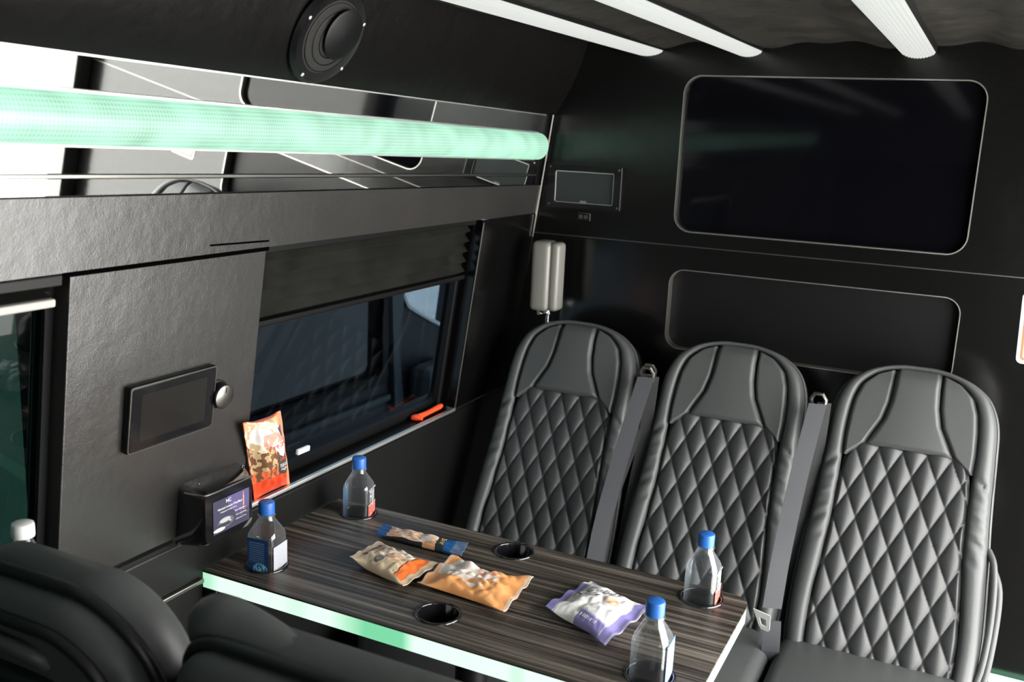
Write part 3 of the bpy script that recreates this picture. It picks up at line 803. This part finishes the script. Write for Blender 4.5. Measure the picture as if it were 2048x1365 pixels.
A_FLOWER = art('bottle_flower', (.50, .10, .09), [('noise', .5, .5, .7, .7, (.72, .22, .18)), ('ell', .3, .35, .22, .16, (.75, .35, .28))], warp=.25)
A_PALE = art('bottle_pale_label', (.46, .48, .52), [('rect', .5, .10, .6, .1, (.34, .40, .44))])
A_BLUEW = art('bottle_blue_wash', (.02, .09, .24), [('rect', .5, .85, .6, .2, (.06, .20, .32)), ('rect', .5, .62, .6, .10, (.03, .14, .32))])
def face_fn(face):
    # (a along the face, z, offset) -> local
    if face == '+x': return lambda a, z, d: (.0287 + d, a, z)
    if face == '-x': return lambda a, z, d: (-.0287 - d, -a, z)
    if face == '-y': return lambda a, z, d: (a, -.0287 - d, z)
    return lambda a, z, d: (-a, .0287 + d, z)
def flab(t, face, m, a0, a1, z0, z1, d=.0003, name='label'):
    f = face_fn(face); g = G(); n = 6
    g.grid(lambda s, u: f(a0 + (a1 - a0) * s, z0 + (z1 - z0) * u, d), n, n, True)
    return g.build(name, m, t, recalc=False)
def bottle(x, y, rz, label, labels, z=TZ - .0455, cap='bluecap', group='water bottles standing in the table cup holders'):
    t = thing('water_bottle', label, 'bottle', (x, y, z), math.radians(rz), group)
    loft(G(), BODY, True, False).build('bottle_body', 'pet', t, 35)
    loft(G(), [(.003, .0255, .013), (.010, .0275, .014), (.104, .0275, .014), (.1125, .0265, .016)]).build('water', 'water', t, 35)
    g = G(); g.lathe([(.0132, .1425), (.0158, .143), (.0158, .1455), (.0132, .146)], 28); g.build('neck_ring', 'pet', t, 40)
    n = 48; pr = [(.0147, .1465), (.0147, .1660), (.0138, .1685), (.0125, .1695), (0, .1695)]
    vs = []
    for r, zc in pr:
        for k in range(n):
            rr = r * (1 - (.018 if (k % 2 and r > .014) else 0)); a = 2 * math.pi * k / n
            vs.append((rr * math.cos(a), rr * math.sin(a), zc))
    g = G(); g.add(vs, [(i * n + k, i * n + (k + 1) % n, (i + 1) * n + (k + 1) % n, (i + 1) * n + k) for i in range(len(pr) - 1) for k in range(n)] + [tuple(range(n))[::-1]])
    g.build('cap', cap, t, 50)
    for kind, face in labels:
        f = face_fn(face)
        if kind == 'back': flab(t, face, A_BACK, -.022, .022, .030, .107, name='back_label')
        if kind == 'stripe': flab(t, face, A_STRIPE, -.022, .022, .028, .109, name='back_label')
        if kind == 'pale': flab(t, face, A_PALE, -.022, .022, .030, .092, name='inner_label')
        if kind == 'wash': flab(t, face, A_BLUEW, -.014, .014, .030, .104, name='inner_label')
        if kind == 'front':
            lb_ = flab(t, face, A_FLOWER, -.021, .021, .030, .071, name='flower_print')
            letters(t, 'FIJI', .036, lambda a, b, f=f: f(a, b + .0865, .0006), 'txt_white', xs=.56, spacing=1.05)
            G().add([f(-.022, .0715, .0006), f(.022, .0715, .0006), f(.022, .0725, .0006), f(-.022, .0725, .0006)], [(0, 1, 2, 3)]).build('print_line', 'txt_white', t, recalc=False)
            letters(t, 'NATURAL WATER', .0052, lambda a, b, f=f: f(a, b + .1035, .0006), 'txt_white')
    return t
bottle(CUPX[0], CUPY[0], 6, 'blue-capped water bottle with dark blue back label, beside the black box', [('back', '-y'), ('pale', '+x')])
bottle(CUPX[0], CUPY[1], 15, 'blue-capped water bottle at the window-side back corner of the table', [('front', '+x'), ('wash', '-x')])
bottle(CUPX[2], CUPY[1], 1, 'blue-capped water bottle in front of the middle quilted seat', [('front', '+x')])
bottle(CUPX[2], CUPY[0], 2, 'nearest blue-capped water bottle with a striped blue label', [('stripe', '+x')])
# bottle with a white cap on the rear window ledge
wbt = thing('water_bottle', 'small bottle with a white cap on the ledge of the far left window', 'bottle', (-1.158, .862, .7887), 0)
g = G(); g.lathe([(.0, 0), (.022, 0), (.0245, .004), (.0245, .100), (.0235, .112), (.0145, .132), (.012, .136), (.012, .145)], 28); g.build('bottle_body', 'pet', wbt, 40)
g = G(); g.lathe([(.0, .003), (.0235, .004), (.0235, .095), (0, .095)], 28); g.build('water', 'water', wbt, 40)
g = G(); g.lathe([(.0150, .143), (.0155, .146), (.0155, .158), (.0145, .1625), (.012, .164), (0, .1642)], 32); g.build('cap', 'whitecap', wbt, 40)

# ------------------------------------------------------------------ snack bags
def make_bag(name, label, corners, H, material, seed, seal=.10, crumple=.006, bottom=.25, lift=(0, 0, 0, 0), nu=64, nv=44, pinch=.10, nrm=None, cat='snack bag', group='snack bags lying on the table', wav=.0):
    """pillow bag over a quad (bl, br, tr, tl); a runs between the two sealed ends"""
    P4 = [Vector(c) for c in corners]
    base = sum(P4, Vector()) / 4; base.z = min(p.z for p in P4)
    Nn = Vector(nrm) if nrm else Vector((0, 0, 1))
    def prm(a, b):
        q = (P4[0] * (1 - a) + P4[1] * a) * (1 - b) + (P4[3] * (1 - a) + P4[2] * a) * b
        ea = min(a, 1 - a); eb = min(b, 1 - b)
        body = sm((ea - seal * .35) / .30) ** .75
        mid = (P4[0] * (1 - a) + P4[1] * a) * .5 + (P4[3] * (1 - a) + P4[2] * a) * .5
        q = q + (mid - q) * pinch * body
        pf = body * (1 - (2 * b - 1) ** 2) ** .45
        lf = (lift[0] * (1 - a) + lift[1] * a) * (1 - b) + (lift[3] * (1 - a) + lift[2] * a) * b
        return q, pf, lf * (1 - body), body, eb
    def crm(a, b, k=1.):
        v = Vector((a * 3.2 * k + seed, b * 2.4 * k, seed * 1.7))
        r1 = abs(noise.noise(v * 1.3)); r2 = abs(noise.noise(v * 2.9 + Vector((5, 1, 0)))); r3 = noise.noise(v * 4.5)
        return (r1 * 1.2 + r2 * .7 - .45 + r3 * .15)
    def top(a, b):
        q, pf, lf, body, eb = prm(a, b)
        c = crm(a, b) * crumple * (.25 + sm(eb / .12)) * (.3 + body)
        sealw = wav * math.sin(b * 19 + seed) * (1 - body)
        return q + Nn * (H * pf + lf + c * sm(eb / .06) + .0015 + sealw)
    def bot(a, b):
        q, pf, lf, body, eb = prm(a, b)
        sealw = wav * math.sin(b * 19 + seed) * (1 - body)
        return q + Nn * (-bottom * H * pf + lf * 1.0 - .0 + sealw * (1 if eb > 0 else 1) - .0003)
    lowest = min((bot(i / 20, j / 14) - base).dot(Nn) for i in range(21) for j in range(15))
    sh = -lowest + .0006 if nrm is None else 0.
    t = thing(name, label, cat, tuple(base), 0, group)
    g = G()
    g.grid(lambda s, u: tuple(top(s, u) + Nn * sh - base), nu, nv, True)
    g.grid(lambda s, u: tuple(bot(s, u) + Nn * sh - base), nu, nv, True)
    # join rims
    k = (nu + 1) * (nv + 1)
    rim = [i for i in range(nu + 1)] + [j * (nu + 1) + nu for j in range(1, nv + 1)] + [nv * (nu + 1) + i for i in range(nu - 1, -1, -1)] + [j * (nu + 1) for j in range(nv - 1, 0, -1)]
    for a, b in zip(rim, rim[1:] + rim[:1]): g.f.append((a, b, b + k, a + k))
    g.build('bag_film', material, t, 50)
    surf = lambda a, b, d=.0008: tuple(top(a, b) + Nn * (sh + d) - base)
    return t, surf
def bag_text(t, surf, body, size, cx, cy, m, ar, rot=0, xs=1., shear=0., d=.0016, name='lettering'):
    """size in fractions of the bag's b axis; ar = length / width of the bag"""
    ca, sa = math.cos(math.radians(rot)), math.sin(math.radians(rot))
    def f(x, y):
        X, Y = x * ca - y * sa, x * sa + y * ca
        return surf(cx + X / ar, cy + Y, d)
    return letters(t, body, size, f, m, name, xs=xs, shear=shear)
ZT = TZ + .001
# blue and orange bar wrapper
A = art('bar_wrapper', (.62, .33, .16), [('noise', .45, .55, .4, .5, (.70, .62, .55)), ('rect', .30, .0, .24, .06, (.012, .014, .02)), ('ell', .38, .92, .05, .08, (.02, .02, .025)), ('ell', .56, .34, .06, .17, (.66, .64, .62)), ('rect', .04, .5, .075, .6, (.008, .075, .24)), ('rect', .74, .5, .050, .6, (.02, .03, .035)), ('rect', .83, .5, .05, .6, (.008, .075, .24)), ('rect', .95, .5, .075, .6, (.10, .15, .26))], warp=.05)
t, s_ = make_bag('snack_bar', 'slim blue and orange wrapped snack bar at the back of the table', [(-1.000, 1.516, ZT), (-.808, 1.516, ZT), (-.818, 1.562, ZT), (-1.008, 1.556, ZT)], .014, A, 3.1, seal=.16, crumple=.0045, lift=(.004, .004, .010, .008), pinch=.16, cat='snack bar', wav=.0012)
bag_text(t, s_, 'SNUTS', .26, .755, .5, 'txt_gold', 4.2, rot=90, xs=.85)
# beige bag
A = art('beige_wrapper', (.60, .47, .32), [('rect', .13, .56, .035, .30, (.08, .04, .025)), ('ell', .40, .25, .075, .13, (.13, .12, .10)), ('ell', .40, .25, .045, .085, (.50, .44, .36)), ('noise', .55, .62, .22, .35, (.72, .66, .62)), ('noise', .60, .45, .2, .2, (.70, .40, .25)), ('rect', .84, .62, .075, .55, (.78, .17, .035)), ('rect', .755, .62, .008, .55, (.10, .03, .02))], warp=.06)
t, s_ = make_bag('snack_bag', 'beige snack bag with an orange band near one end', [(-.970, 1.384, ZT), (-.832, 1.349, ZT), (-.822, 1.452, ZT), (-.968, 1.476, ZT)], .021, A, 8.4, seal=.15, crumple=.005, lift=(.012, .004, .008, .008), pinch=.12, wav=.0015)
bag_text(t, s_, 'SK', .20, .34, .66, 'txt_black', 1.5, rot=20, shear=.2)
# orange bag
A = art('orange_wrapper', (.80, .36, .13), [('ell', .34, .62, .30, .34, (.74, .68, .64)), ('noise', .52, .55, .22, .38, (.74, .60, .50)), ('ell', .16, .42, .05, .04, (.30, .30, .28)), ('rect', .985, .5, .02, .6, (.80, .62, .50)), ('rect', .01, .5, .03, .6, (.80, .50, .32))], warp=.10)
t, s_ = make_bag('snack_bag', 'orange and white snack bag in the middle of the table', [(-.818, 1.374, ZT), (-.640, 1.360, ZT), (-.640, 1.478, ZT), (-.812, 1.490, ZT)], .021, A, 15.2, seal=.16, crumple=.007, lift=(.004, .002, .016, .012), pinch=.16, wav=.003)
bag_text(t, s_, 'Sea', .22, .56, .66, mat('print_salmon', (.72, .32, .2), .5), 1.5, rot=25, shear=.3)
# purple and white bag
A = art('purple_wrapper', (.72, .71, .69), [('ell', .64, .60, .09, .085, (.68, .40, .28)), ('rect', .0, .3, .10, .5, (.20, .18, .40)), ('rect', .115, .3, .008, .5, (.25, .24, .34)), ('rect', .74, .0, .30, .17, (.20, .18, .40)), ('rect', .74, .18, .30, .010, (.45, .42, .58)), ('rect', .95, .5, .085, .6, (.20, .18, .40)), ('rect', .855, .5, .008, .5, (.45, .42, .58)), ('rect', .985, .5, .012, .6, (.46, .43, .58)), ('rect', .4, 1.0, .35, .06, (.30, .28, .46))], warp=.07, wscale=4.)
t, s_ = make_bag('snack_bag', 'purple and white snack bag near the striped water bottle', [(-.582, 1.402, ZT), (-.455, 1.352, ZT), (-.422, 1.494, ZT), (-.556, 1.545, ZT)], .022, A, 23.9, seal=.16, crumple=.0042, lift=(.012, .001, .012, .004), pinch=.10, wav=.003)
bag_text(t, s_, 'Nice', .20, .28, .50, 'txt_grey', 1.0, rot=28, shear=.4)
bag_text(t, s_, 'Cubes', .20, .40, .74, 'txt_grey', 1.0, rot=28, shear=.4)
bag_text(t, s_, 'Natural', .085, .60, .10, 'txt_white', 1.0, rot=0)
# pretzel bag standing on the ledge
nrm = Vector((.955, -.16, .22)).normalized()
A = art('pretzel_wrapper', (.72, .13, .05), [('rect', .46, .66, .44, .32, (.52, .36, .20)), ('noise', .30, .52, .34, .42, (.16, .08, .04)), ('noise', .34, .78, .36, .2, (.70, .60, .50)), ('rect', .74, .36, .22, .20, (.075, .065, .055)), ('ell', .28, .80, .20, .11, (.74, .70, .67)), ('tri', .64, .46, .32, .24, (.80, .76, .76)), ('rect', .60, .735, .34, .07, (.72, .30, .24)), ('rect', .80, .79, .13, .06, (.06, .07, .12)), ('rect', .5, .08, .6, .14, (.72, .07, .025)), ('rect', .80, .19, .14, .05, (.03, .02, .02)), ('rect', .96, .55, .05, .6, (.74, .24, .13))], warp=.05)
t, s_ = make_bag('pretzel_bag', 'red and brown pretzel bag standing on the window ledge', [(-1.198, 1.390, .8005), (-1.198, 1.497, .8005), (-1.150, 1.410, .984), (-1.150, 1.306, .986)], .030, A, 31.7, seal=.12, crumple=.006, pinch=.05, bottom=.25, nrm=tuple(nrm), nu=44, nv=64, group=None)
bag_text(t, s_, 'Pretzels', .115, .62, .63, 'txt_red', .58, rot=6, xs=.95, d=.002)
bag_text(t, s_, 'ORIGINAL', .058, .74, .435, 'txt_red', .58, xs=.9, d=.002)
bag_text(t, s_, 'SEASONED', .062, .76, .345, 'txt_white', .58, xs=.85, d=.002)
bag_text(t, s_, 'PRETZEL TWISTS', .040, .76, .29, 'txt_white', .58, xs=.8, d=.002)

# ------------------------------------------------------------------ things on the side wall
tp = thing('touch_panel', 'black touch screen control panel mounted on the leather pier', 'control panel', W(1.136, 1.0, 0))
lo2 = Vector(tp.location)
def TPf(y, z, d): return tuple(Vector(W(y, z, d)) - lo2)
G().rbox(1.043, 1.230, 1.001, 1.112, 0, .013, .004, 3, f=TPf).build('housing', 'black', tp, 40)
G().prism(rrect(.178, .102, .004, 4, 1.1365, 1.0565), .0128, .0136, TPf).build('front_glass', 'gloss', tp)
G().prism(rrect(.142, .078, .002, 3, 1.137, 1.057), .0136, .0139, TPf).build('display', mat('panel_display', (.014, .013, .012), .12), tp)
g = G(); g.tube([TPf(y, z, .0128) for y, z in rrect(.184, .108, .005, 4, 1.1365, 1.0565)], .0013, 6, True); g.build('bezel', 'darkchrome', tp, 40)
kn = thing('control_knob', 'round black knob with silver face beside the touch panel', 'knob', W(1.247, 1.053, 0))
kx, kz = Vector((0, 1, 0)), Vector((LT, 0, 1)).normalized(); kn_ = Vector((LC, 0, -LS))
KN = lambda a, b, d: tuple(kx * a + kz * b + kn_ * d)
g = G(); g.lathe([(.026, 0), (.026, .003), (.022, .004), (.022, .018), (.020, .020)], 32, f=KN); g.build('body', 'black', kn, 40)
g = G(); g.lathe([(.0215, .0175), (.0215, .021), (.019, .0225), (.0, .0225)], 32, f=KN); g.build('face', 'darkchrome', kn, 40)
G().rbox(-.001, .001, .008, .018, .0223, .0232, .0003, 1, f=KN).build('pointer', 'black', kn)

bx = thing('card_box', 'glossy black box with a business card on the side wall', 'box', W(1.25, .80, 0))
lo3 = Vector(bx.location)
def BX(y, z, x):   # y, z, x position given in the world, tapering to the front
    return tuple(Vector((x, y, z)) - lo3)
def bxs(x, t_):    # outline at depth t_ (0 wall, 1 front)
    y0, y1 = 1.178 + (1.166 - 1.178) * t_, 1.338 + (1.288 - 1.338) * t_
    z0, z1 = .785 + .022 * t_, .903 + .0 * t_
    return rrect(y1 - y0, z1 - z0, .014, 5, (y0 + y1) / 2, (z0 + z1) / 2)
secs = [(-1.196, 0), (-1.15, .45), (-1.118, .95), (-1.112, 1)]
vs = []; nO = len(bxs(0, 0))
for k, (x, t_) in enumerate(secs):
    o_ = bxs(x, t_)
    if k == 3: cy_, cz_ = sum(p[0] for p in o_) / nO, sum(p[1] for p in o_) / nO; o_ = [(cy_ + (p[0] - cy_) * .95, cz_ + (p[1] - cz_) * .94) for p in o_]
    vs += [BX(y, z, x) for y, z in o_]
g = G(); g.add(vs, [(i * nO + k, i * nO + (k + 1) % nO, (i + 1) * nO + (k + 1) % nO, (i + 1) * nO + k) for i in range(3) for k in range(nO)] + [tuple(range(nO))[::-1], tuple(range(3 * nO, 4 * nO))])
g.build('body', 'gloss', bx, 35)
g = G(); g.tube([BX(y, z, x) for x, y, z in curve([(-1.155, 1.166, .897), (-1.122, 1.166, .899), (-1.111, 1.176, .899), (-1.1105, 1.23, .899), (-1.1115, 1.286, .899)], 18)], .0018, 6); g.build('lid_edge', 'darkchrome', bx, 40)
for y in (1.20, 1.31):
    g = G(); g.lathe([(.002, .903), (.002, .9045), (0, .905)], 8, (-1.155 - lo3.x, y - lo3.y, -lo3.z)); g.build('screw', 'darkchrome', bx)
CARD = art('business_card', (.035, .035, .065), [('ell', .85, .9, .45, .5, (.085, .068, .165)), ('rect', .84, .62, .015, .22, (.55, .28, .12)), ('rect', .84, .82, .006, .14, (.55, .35, .2)), ('noise', .82, .36, .25, .16, (.08, .06, .10)), ('ell', .34, .26, .22, .16, (.10, .10, .11)), ('ell', .32, .33, .15, .07, (.34, .35, .36)), ('rect', .30, .20, .17, .05, (.03, .03, .035)), ('ell', .16, .10, .16, .06, (.45, .46, .46)), ('rect', .46, .25, .02, .02, (.7, .7, .7))], rough=.3)
def CD(s, u, d=0.): return BX(1.186 + .090 * s, .822 + .060 * u, -1.1115 + d)
g = G(); g.grid(lambda s, u: CD(s, u, .0006), 4, 4, True); cdo = g.build('business_card', CARD, bx, recalc=False)
for body, size, cx_, cy_ in (('NC', .15, .42, .88), ('Nautical Luxury Chauffeur', .095, .46, .71), ('Professional Chauffeur Service', .055, .42, .60), ('Your Chauffeur', .075, .74, .47), ('Call or book online', .055, .76, .33), ('London  Airport  Events', .045, .76, .20)):
    letters(cdo, body, size, lambda x, y, cx_=cx_, cy_=cy_: CD(cx_ + x * .667, cy_ + y, .0010), 'txt_white')

# red-orange hammer lying on the ledge
eh = thing('emergency_hammer', 'small red-orange plastic tool lying on the window ledge', 'hammer', (-1.215, 2.07, .797))
g = G(); g.tube(curve([(-.005, -.045, .008), (0, .0, .010), (.002, .065, .014)], 8), [.006, .0075, .0075, .007, .0065, .0065, .007, .0075, .006], 8); g.build('handle', 'redorange', eh, 50)
g = G(); g.tube([(-.016, -.05, .007), (-.004, -.048, .009), (.012, -.046, .008)], [.006, .009, .005], 8); g.build('head', 'redorange', eh, 50)

# LED strip at the foot of the partition
fl = thing('floor_light', 'green-white light strip at the foot of the partition', 'light', (.36, YF - .01, .268))
G().rbox(-.25, .25, -.015, .01, -.012, .0, .002).build('channel', 'alu', fl)
G().rbox(-.25, .25, -.018, .008, .0, .010, .003).build('diffuser', 'floor_led', fl)

# ------------------------------------------------------------------ the two seats in front of the camera, seen from behind
GF = 'seats facing the table, seen from behind'
def lounge_seat(label, loc, hw, zt, cr, lean):
    t = thing('lounge_seat', label, 'seat', loc, 0, GF)
    a_ = math.radians(lean); sa, ca_ = math.sin(a_), math.cos(a_)
    H_ = .58
    def LS_(u, v, d): return (u, -sa * v - ca_ * d, zt + ca_ * v - sa * d)
    def outl(i, drop=0., n=10):
        h = hw - i; r = max(.012, cr - i); p = [(-h, -H_)]
        for k in range(n + 1):
            a = math.radians(180 - 90 * k / n); p.append((-h + r + r * math.cos(a), -i - drop - r + r * math.sin(a) - .012 * 0))
        for k in range(n + 1):
            a = math.radians(90 - 90 * k / n); p.append((h - r + r * math.cos(a), -i - drop - r + r * math.sin(a)))
        return p + [(h, -H_)]
    def shellring(rings, name, m, par=t):
        g = G(); vs = []
        for i, dr, d in rings: vs += [LS_(u, v, d) for u, v in outl(i, dr)]
        m_ = len(outl(0)); nR = len(rings)
        fs = [(r * m_ + k, r * m_ + k + 1, (r + 1) * m_ + k + 1, (r + 1) * m_ + k) for r in range(nR - 1) for k in range(m_ - 1)]
        fs += [tuple(range(m_))[::-1], tuple((nR - 1) * m_ + k for k in range(m_)), tuple(r * m_ for r in range(nR)), tuple(r * m_ + m_ - 1 for r in range(nR))[::-1]]
        g.add(vs, fs); return g.build(name, m, par, 45)
    shellring([(.045, .004, -.085), (.02, .0, -.080), (.006, 0, -.066), (.0, 0, -.048), (.001, 0, -.028), (.008, 0, -.012)], 'back_pad', 'seat')
    sh = shellring([(.010, 0, -.014), (.006, 0, -.004), (.006, 0, .012), (.014, 0, .026), (.034, 0, .034), (.06, 0, .037)], 'back_shell', 'seat')
    for nm, i, d in (('piping', .002, -.010), ('piping', .030, .034)):
        g = G(); g.tube([LS_(u, v, d) for u, v in outl(i)], .0085, 8); g.build(nm, 'shell', sh, 60)
    # rear pocket frame, its panel and the grab handle
    def RB(u, v, d): return LS_(u, v, d)
    fr = [(-.105, -.34), (-.125, -.19), (-.11, -.135), (-.07, -.115), (0, -.11), (.07, -.115), (.11, -.135), (.125, -.19), (.105, -.34)]
    g = G(); g.tube([RB(u, v, .042) for u, v in curve(fr, 40)], .016, 8); pk = g.build('pocket_frame', 'shell', t, 60)
    g = G(); g.tube([RB(u * .70, (v + .25) * .74 - .26, .044) for u, v in curve(fr, 40)], .013, 8); g.build('pocket_rim', 'seat', pk, 60)
    g = G(); g.tube([RB(u, v, d) for u, v, d in curve([(-.055, -.080, .034), (-.045, -.062, .043), (0, -.054, .047), (.045, -.062, .043), (.055, -.080, .034)], 16)], .009, 8); g.build('grab_handle', 'seat', t, 60)
    # lower seat
    G().rbox(-hw + .01, hw - .01, .10, .50, .34, .46, .03, 4).build('cushion', 'seat', t, 40)
    G().rbox(-hw + .05, hw - .05, .10, .42, .02, .345, .01, 2).build('base_frame', 'shell', t)
    return t, LS_
f1, _ = lounge_seat('black leather seat seen from behind, below the white-capped bottle', (-.965, .715, 0), .185, .975, .125, 12)
f2, L2 = lounge_seat('black leather seat seen from behind, nearest the table front edge', (-.553, .725, 0), .187, .963, .060, 12)
# puffed head roll of the nearer seat
g = G(); g.tube([L2(u, v, d) for u, v, d in curve([(-.176, -.040, -.045), (-.168, -.010, -.045), (-.13, -.017, -.045), (-.07, -.026, -.042), (-.005, -.032, -.040)], 24)], [.012 + .022 * math.sin(math.pi * min(1, .10 + k / 24 * .9)) ** .6 for k in range(25)], 12); g.build('head_roll', 'seat', f2, 60)
# folded armrest between them
ar = thing('armrest', 'black padded armrest folded up between the two nearest seats', 'armrest', (-.760, .73, .41))
G().rbox(-.009, .009, -.075, .075, .20, .475, .0085, 4).build('pad', 'seat', ar, 40)
g = G(); g.tube([(.0095, y, z + .335) for y, z in rrect(.12, .24, .05, 6)], .004, 6, True); g.build('piping', 'shell', ar, 60)
G().rbox(-.006, .006, -.02, .06, -.0, .22, .004, 2).build('hinge_arm', 'shell', ar)
g = G(); g.tube([(.0, -.06, .47), (.004, -.075, .495), (.006, -.06, .515)], .006, 8); g.build('release_lever', 'alu', ar, 60)
